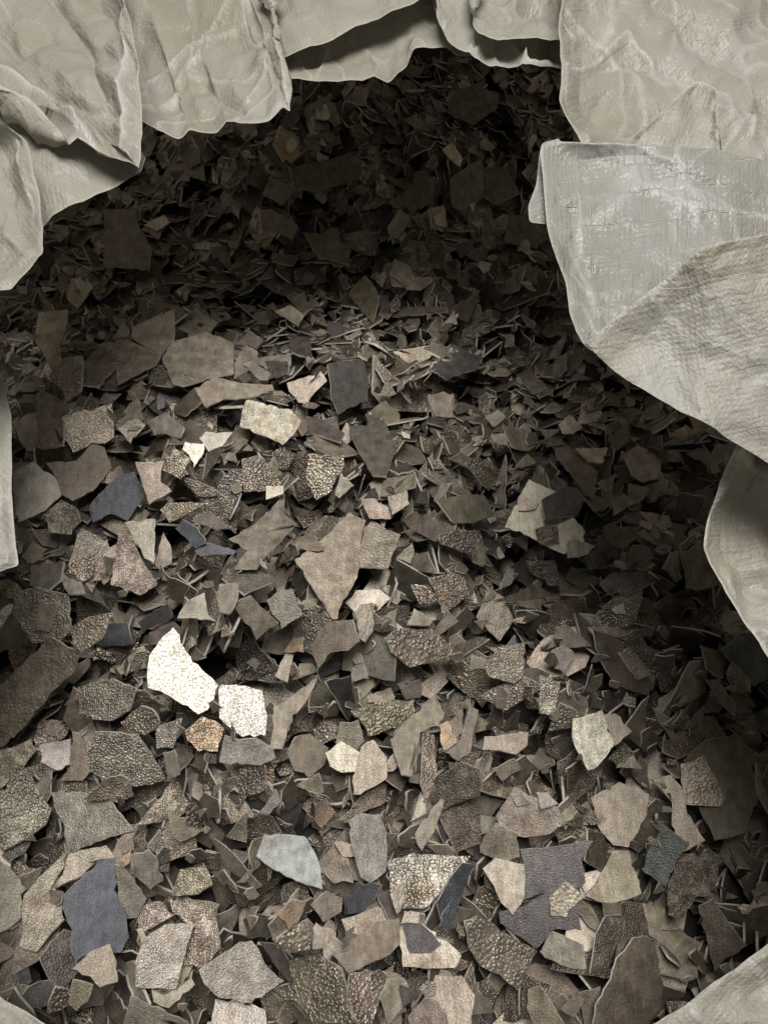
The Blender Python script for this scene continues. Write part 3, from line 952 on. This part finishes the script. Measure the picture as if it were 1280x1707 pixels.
FILL = [('t', 26), ('B', 30), ('D', 22), ('O', 7), ('o', 9), ('g', 3), ('T', 8), ('G', 3), ('L', 1.5), ('V', 2), ('P', 3), ('K', 3), ('S', 0.6), ('k', 2), ('R', 0.3), ('C', 1.8), ('d', 5)]
FC, FW = [f[0] for f in FILL], np.array([f[1] for f in FILL], float)
FW /= FW.sum()


def paint(code, amount=0.12):
    c = np.array(TINT[code]) * (0.96, 0.935, 0.91)
    return np.clip(c * rng.uniform(1 - amount, 1 + amount) * rng.uniform(0.985, 1.015, 3), 0.01, 0.95)


def add_fill(x, y, r, steep, small=False):
    f = Flake()
    f.hero, f.label, f.short, f.vis = False, None, None, 0
    out = random_outline(r)
    f.th = float(rng.uniform(0.0006, 0.0014)) * (0.7 if small else 1.0)
    f.code = str(rng.choice(FC, p=FW))
    f.col = paint(f.code)
    kn = rng.choice([0.0, 0.35, 1.0], p=[0.55, 0.2, 0.25])
    if f.code in 'SVKCW':
        kn = 0.0
    f.surf = (float(kn), float(rng.uniform(0.0, 0.15 if f.code in 'CTY' else 0.9)), 0.0)
    f.bend = float(rng.normal(0, 1.0)) * 4.0 if rng.random() < 0.5 else 0.0
    f.seed = float(rng.uniform(0, 50))
    yaw = rng.uniform(0, 2 * math.pi)
    if steep:
        az = 2.2 + 2.5 * math.sin(7 * x + 1.0) + 2.0 * math.cos(9 * y + 0.7) + rng.normal(0, 0.6)
        tl = R(rng.uniform(32, 72))
        n = np.array([math.sin(tl) * math.cos(az), math.sin(tl) * math.sin(az), math.cos(tl)])
        ex, ey, n = frame(n, yaw)
        P = out[:, :1] * ex + out[:, 1:] * ey
        k = cells(P[:, :2] + (x, y))
        if k is None:
            return
        h = np.percentile(HM[k[0]][k[1]], 70)
        z = h + (P[:, 2].max() - P[:, 2].min()) * rng.uniform(-0.05, 0.22)
        a, b = -n[0] / n[2], -n[1] / n[2]
        c0 = z
    else:
        c_, s_ = math.cos(yaw), math.sin(yaw)
        o2 = out @ np.array([[c_, s_], [-s_, c_]])
        k = cells(o2 + (x, y))
        if k is None:
            return
        a, b, c0 = rest(k[2] - x, k[3] - y, HM[k[0]][k[1]], 0.75)
        n = np.array([-a, -b, 1.0])
        ex, ey, n = frame(n, yaw)
        P = out[:, :1] * ex + out[:, 1:] * ey
        c0 += 0.0002
    f.c, f.ex, f.ey, f.n = np.array([x, y, c0]), ex, ey, n
    f.out = jagged(out, max(0.003, r * 0.3), 0.00025)
    f.plane = (a, b, c0)
    stamp(P[:, :2] + (x, y), a, b, c0, x, y, f.th / n[2])
    FL.append(f)


def interior(n):
    x = rng.uniform(X0 + 0.05, X1 - 0.05, n)
    y = rng.uniform(Y0 + 0.02, Y1 - 0.03, n)
    return x, y


def sizes(n, lo, hi, mu, sg):
    return np.clip(np.exp(rng.normal(math.log(mu), sg, n)), lo, hi)


def hollow_fix(x, y):
    return True


# lower layers, then a looser top layer with flakes standing on edge
for N_, mu, st in ((4600, 0.0135, 0.15), (2600, 0.0110, 0.4), (2600, 0.0095, 0.5), (2200, 0.0068, 0.4)):
    for x, y, r in zip(*interior(N_), sizes(N_, 0.0045, 0.021, mu, 0.38)):
        add_fill(x, y, r, rng.random() < st)

HERO_MASK = np.zeros((NY, NX), bool)


def add_hero(line):
    body, *rest_ = line.split('|')
    head, *pts = body.split()
    t0 = TILE[head[0]]
    px = np.array([[float(v) for v in p.split(',')] for p in pts]) / t0[2] + np.array(t0[:2])
    f = Flake()
    f.hero, f.vis = True, 0
    f.label = rest_[0] if rest_ else None
    f.short = rest_[1] if len(rest_) > 1 else None
    f.code = head[1]
    mirror = head[1] == 'W'
    glint = head[1] == 'Y'
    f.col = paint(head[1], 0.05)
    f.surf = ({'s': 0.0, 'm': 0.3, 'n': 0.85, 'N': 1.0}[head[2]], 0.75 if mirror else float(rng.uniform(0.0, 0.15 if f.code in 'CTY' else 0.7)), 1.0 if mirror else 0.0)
    f.th = float(rng.uniform(0.0008, 0.0015))
    f.bend = float(rng.normal(0, 0.8))
    f.seed = float(rng.uniform(0, 50))
    rr = rays(px)
    rc = rays(px.mean(0))
    # where the middle ray meets the pile
    t = 0.44
    for _ in range(8):
        p = CAM + t * rc
        z = heap(p[0], p[1])
        t = t + (p[2] - z) / (-rc[2]) * 0.9
    p = CAM + t * rc
    a = b = 0.0
    c0 = float(heap(p[0], p[1]))
    cx, cy = p[0], p[1]
    if mirror or glint:
        l = LIGHT_POS - p
        v = CAM - p
        n = l / np.linalg.norm(l) + v / np.linalg.norm(v)
        a, b = -n[0] / n[2], -n[1] / n[2]
        if glint:
            a, b = a * 0.6, b * 0.6
    for it in range(4):
        # outline on the current plane
        tt = (c0 + a * (CAM[0] - cx) + b * (CAM[1] - cy) - CAM[2]) / (rr[:, 2] - a * rr[:, 0] - b * rr[:, 1])
        W = CAM + tt[:, None] * rr
        if it == 3:
            break
        k = cells(W[:, :2])
        if k is None:
            return
        cx, cy = W[:, 0].mean(), W[:, 1].mean()
        x, y, h = k[2] - cx, k[3] - cy, HM[k[0]][k[1]]
        if mirror or glint:
            c0 = np.max(h - a * x - b * y)
        else:
            a, b, c0 = rest(x, y, h, 0.42)
        c0 += 0.0002
    n = np.array([-a, -b, 1.0])
    ex, ey, n = frame(n)
    f.c = np.array([cx, cy, c0])
    q = W - f.c
    o2 = np.stack([q @ ex, q @ ey], 1)
    if 0.5 * np.sum(o2[:, 0] * np.roll(o2[:, 1], -1) - o2[:, 1] * np.roll(o2[:, 0], -1)) < 0:
        o2 = o2[::-1]
    f.ex, f.ey, f.n = ex, ey, n
    f.out = jagged(o2, 0.0024, 0.00022)
    f.plane = (a, b, c0)
    stamp(W[:, :2], a, b, c0, cx, cy, f.th / n[2])
    k = cells(W[:, :2])
    if k is not None:
        HERO_MASK[k[0]] |= k[1]
    FL.append(f)


for ln in HEROES.strip().splitlines():
    add_hero(ln)

# crumbs in the gaps between the larger flakes
for x, y, r in zip(*interior(3200), sizes(3200, 0.0016, 0.0065, 0.0033, 0.35)):
    if not HERO_MASK[min(NY - 1, int((y - Y0) / CELL)), min(NX - 1, int((x - X0) / CELL))] or rng.random() < 0.02:
        add_fill(x, y, r, rng.random() < 0.3, True)


# ------------------------------------------------------------------ which flakes show largest
SC = 1 / 3.0
BW, BH = int(1280 * SC), int(1707 * SC)
ZB = np.full((BH, BW), 1e9)
IB = np.full((BH, BW), -1, int)
gxp, gyp = np.meshgrid((np.arange(BW) + .5) / SC, (np.arange(BH) + .5) / SC)
RB = rays(np.stack([gxp, gyp], -1))
for i, f in enumerate(FL):
    w = f.c + f.out[:, :1] * f.ex + f.out[:, 1:] * f.ey + f.n * f.th
    p, d = to_px(w)
    f.pos = p.mean(0)
    p = p * SC
    lo, hi = np.floor(p.min(0)).astype(int), np.ceil(p.max(0)).astype(int)
    x0, x1, y0, y1 = max(0, lo[0]), min(BW, hi[0]), max(0, lo[1]), min(BH, hi[1])
    if x1 <= x0 or y1 <= y0:
        continue
    sl = (slice(y0, y1), slice(x0, x1))
    m = inside(p, gxp[sl] * SC, gyp[sl] * SC)
    den = RB[sl] @ f.n
    t = ((f.c + f.n * f.th - CAM) @ f.n) / np.where(abs(den) < 1e-6, -1e-6, den)
    m &= (t < ZB[sl]) & (t > 0)
    ZB[sl][m] = t[m]
    IB[sl][m] = i
# the collar of the sack hides what lies behind it
COVER = [[(-9, -9), (1290, -9), (1290, 270), (1228, 735), (1173, 910), (1290, 1100), (1290, 735), (1228, 735), (950, 520), (912, 375), (900, 240), (960, 235), (935, 110), (800, 97), (690, 80), (650, 130), (487, 130), (485, 188),
          (300, 226), (236, 200), (236, 288), (70, 375), (72, 420), (20, 487), (-9, 487)], [(1228, 735), (1173, 910), (1290, 1100), (1290, 735)], [(1090, 1710), (1290, 1570), (1290, 1710)], [(-9, 1650), (80, 1710), (-9, 1710)]]
for poly in COVER:
    IB[inside(poly, gxp, gyp)] = -1
cnt = np.bincount(IB[IB >= 0], minlength=len(FL))
for f, c in zip(FL, cnt):
    f.vis = int(c)
order = sorted(range(len(FL)), key=lambda i: -(FL[i].vis + (40 if FL[i].label else 0)))
SINGLE = set(order[:300])


# ------------------------------------------------------------------ labels
def direction(dx, dy):
    a = math.degrees(math.atan2(-dy, dx)) % 360
    return ['right of', 'upper right of', 'above', 'upper left of', 'left of', 'lower left of', 'below', 'lower right of'][int((a + 22.5) // 45) % 8]


def area_shape(f):
    o = f.out - f.out.mean(0)
    w, _ = np.linalg.eigh(o.T @ o)
    asp = math.sqrt(max(w[1], 1e-12) / max(w[0], 1e-12))
    shp = 'long narrow' if asp > 2.0 else 'oblong' if asp > 1.45 else 'compact'
    sz = 'large' if f.vis > 420 else 'mid-sized' if f.vis > 170 else 'small'
    return sz, shp


marks = [f for f in FL if f.short]
groups = {}
for i in order[:300]:
    f = FL[i]
    if f.label:
        continue
    near = sorted(marks, key=lambda g: np.hypot(*(g.pos - f.pos)))[0]
    v = f.pos - near.pos
    dist = np.hypot(*v)
    sz, shp = area_shape(f)
    tex = 'pebbly' if f.surf[0] > 0.6 else 'grained' if f.surf[0] > 0.2 else 'smooth'
    f.label = '%s %s %s %s flake %s%s %s' % (sz, shp, WORD[f.code], tex, 'just ' if dist < 75 else '', direction(*v), near.short)
    if len(f.label.split()) > 13:
        f.label = f.label.replace(' and ', ' ').replace('just ', '')
seen = {}
for i in order[:300]:
    seen.setdefault(FL[i].label, []).append(i)
for lab, ids in seen.items():
    if len(ids) == 2:        # tell the two apart by their height in the picture
        ids = sorted(ids, key=lambda i: FL[i].pos[1])
        FL[ids[0]].label, FL[ids[1]].label = lab.replace(' flake', ' flake, upper one,'), lab.replace(' flake', ' flake, lower one,')


# ------------------------------------------------------------------ flake meshes
def flake_mesh(f, rich):
    o = f.out
    n = len(o)
    cen = o.mean(0)
    bd = np.array([math.cos(f.seed * 7), math.sin(f.seed * 7)])

    def lift(q):
        return f.bend * ((q - cen) @ bd) ** 2

    if rich:
        ring = cen + (o - cen) * 0.55
        inset = cen + (o - cen) * (1 - 0.00012 / (np.linalg.norm(o - cen, axis=1, keepdims=True) + 1e-9))
        loops = [inset, ring, cen[None]]
        top = np.vstack(loops)
    else:
        top = o
    zt = lift(top)

    def w(q, z):
        return q[:, :1] * f.ex + q[:, 1:] * f.ey + np.asarray(z)[:, None] * f.n

    nt_ = len(top)
    tops = w(top, zt + f.th)
    bots = w(top, zt)
    s_hi = w(inset if rich else o, lift(inset if rich else o) + f.th)
    s_md = w(o, lift(o) + f.th * 0.78)
    s_lo = w(o, lift(o))
    faces, mats = [], []
    i = np.arange(n)
    j = (i + 1) % n
    if rich:
        for k in range(n):
            a, b = k, (k + 1) % n
            faces += [(a, b, n + b, n + a), (n + a, n + b, 2 * n)]
            faces += [(nt_ + b, nt_ + a, nt_ + n + a, nt_ + n + b), (nt_ + n + b, nt_ + n + a, nt_ + 2 * n)]
            mats += [0, 0, 0, 0]
    else:
        faces += [tuple(range(n)), tuple(range(nt_ + n - 1, nt_ - 1, -1))]
        mats += [0, 0]
    s0 = 2 * nt_
    if rich:
        for k in range(n):
            b = (k + 1) % n
            faces += [(s0 + n + k, s0 + n + b, s0 + b, s0 + k), (s0 + 2 * n + k, s0 + 2 * n + b, s0 + n + b, s0 + n + k)]
            mats += [1, 1]
        V = np.vstack([tops, bots, s_hi, s_md, s_lo])
        locq = np.vstack([top, top, inset, o, o])
    else:
        for k in range(n):
            b = (k + 1) % n
            faces.append((s0 + n + k, s0 + n + b, s0 + b, s0 + k))
            mats.append(1)
        V = np.vstack([tops, bots, s_hi, s_lo])
        locq = np.vstack([top, top, o, o])
    grain = 0.75 + 0.9 * ((f.seed * 13.7) % 1.0)
    loc = np.column_stack([locq * grain + f.seed, np.r_[np.full(nt_, f.seed * 1.3), np.full(nt_, f.seed * 1.3 + 5), np.linspace(0, 0.02, len(V) - 2 * nt_) + f.seed]])
    surf = np.tile(np.array(f.surf), (len(V), 1))
    surf[nt_:2 * nt_, 0] = 1.0 - surf[nt_:2 * nt_, 0]
    return V, faces, mats, loc, surf


def finish(me, faces, mats, tint, loc, surf):
    me.polygons.foreach_set('material_index', np.array(mats, np.int32))
    me.polygons.foreach_set('use_smooth', np.ones(len(mats), bool))
    a = me.attributes.new('tint', 'FLOAT_COLOR', 'POINT')
    a.data.foreach_set('color', np.column_stack([tint, np.ones(len(tint))]).astype(np.float32).reshape(-1))
    a = me.attributes.new('loc', 'FLOAT_VECTOR', 'POINT')
    a.data.foreach_set('vector', loc.astype(np.float32).reshape(-1))
    a = me.attributes.new('surf', 'FLOAT_VECTOR', 'POINT')
    a.data.foreach_set('vector', surf.astype(np.float32).reshape(-1))
    me.materials.append(MAT_FACE)
    me.materials.append(MAT_EDGE)
    me.update()


labels = {}
for i in order[:300]:
    while len(FL[i].label.split()) > 16:
        FL[i].label = FL[i].label.split(' ', 1)[1]
for i in order[:300]:
    labels[FL[i].label] = labels.get(FL[i].label, 0) + 1
for i in order[:300]:
    f = FL[i]
    V, faces, mats, loc, surf = flake_mesh(f, True)
    me = bpy.data.meshes.new('metal_flake')
    me.from_pydata(V.tolist(), [], faces)
    finish(me, faces, mats, np.tile(f.col, (len(V), 1)), loc, surf)
    o = bpy.data.objects.new('metal_flake', me)
    o.location = f.c
    link(o, label=f.label, category='flake', group='metal flakes heaped in the sack')

VV, FF, MM, TT, LL, SS = [], [], [], [], [], []
off = 0
for i, f in enumerate(FL):
    if i in SINGLE:
        continue
    V, faces, mats, loc, surf = flake_mesh(f, f.vis > 12)
    VV.append(V + f.c)
    FF += [tuple(q + off for q in fc) for fc in faces]
    MM += mats
    TT.append(np.tile(f.col, (len(V), 1)))
    LL.append(loc)
    SS.append(surf)
    off += len(V)
me = bpy.data.meshes.new('flake_heap')
me.from_pydata(np.vstack(VV).tolist(), [], FF)
finish(me, FF, MM, np.vstack(TT), np.vstack(LL), np.vstack(SS))
link(bpy.data.objects.new('flake_heap', me), kind='stuff', label='mass of smaller brown and grey metal flakes filling the sack', category='flakes')

# dark sheet added under the flakes, its near-black standing in for gap shade
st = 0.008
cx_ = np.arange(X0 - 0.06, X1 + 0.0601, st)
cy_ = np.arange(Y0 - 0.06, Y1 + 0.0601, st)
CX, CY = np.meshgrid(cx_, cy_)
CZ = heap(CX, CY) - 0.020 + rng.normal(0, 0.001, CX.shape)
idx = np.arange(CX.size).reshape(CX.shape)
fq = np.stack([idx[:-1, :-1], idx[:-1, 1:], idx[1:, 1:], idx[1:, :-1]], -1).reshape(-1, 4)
me = bpy.data.meshes.new('gap_underlay')
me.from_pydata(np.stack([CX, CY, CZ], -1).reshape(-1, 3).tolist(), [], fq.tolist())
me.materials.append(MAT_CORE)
link(bpy.data.objects.new('gap_underlay', me), kind='stuff', label='dark metal dust and fines beneath the flakes', category='dust')
print('flakes', len(FL), 'visible', int((cnt > 0).sum()), 'polygons', len(FF), 'shared labels', sum(1 for v in labels.values() if v > 1), 'longest label', max(len(l.split()) for l in labels))
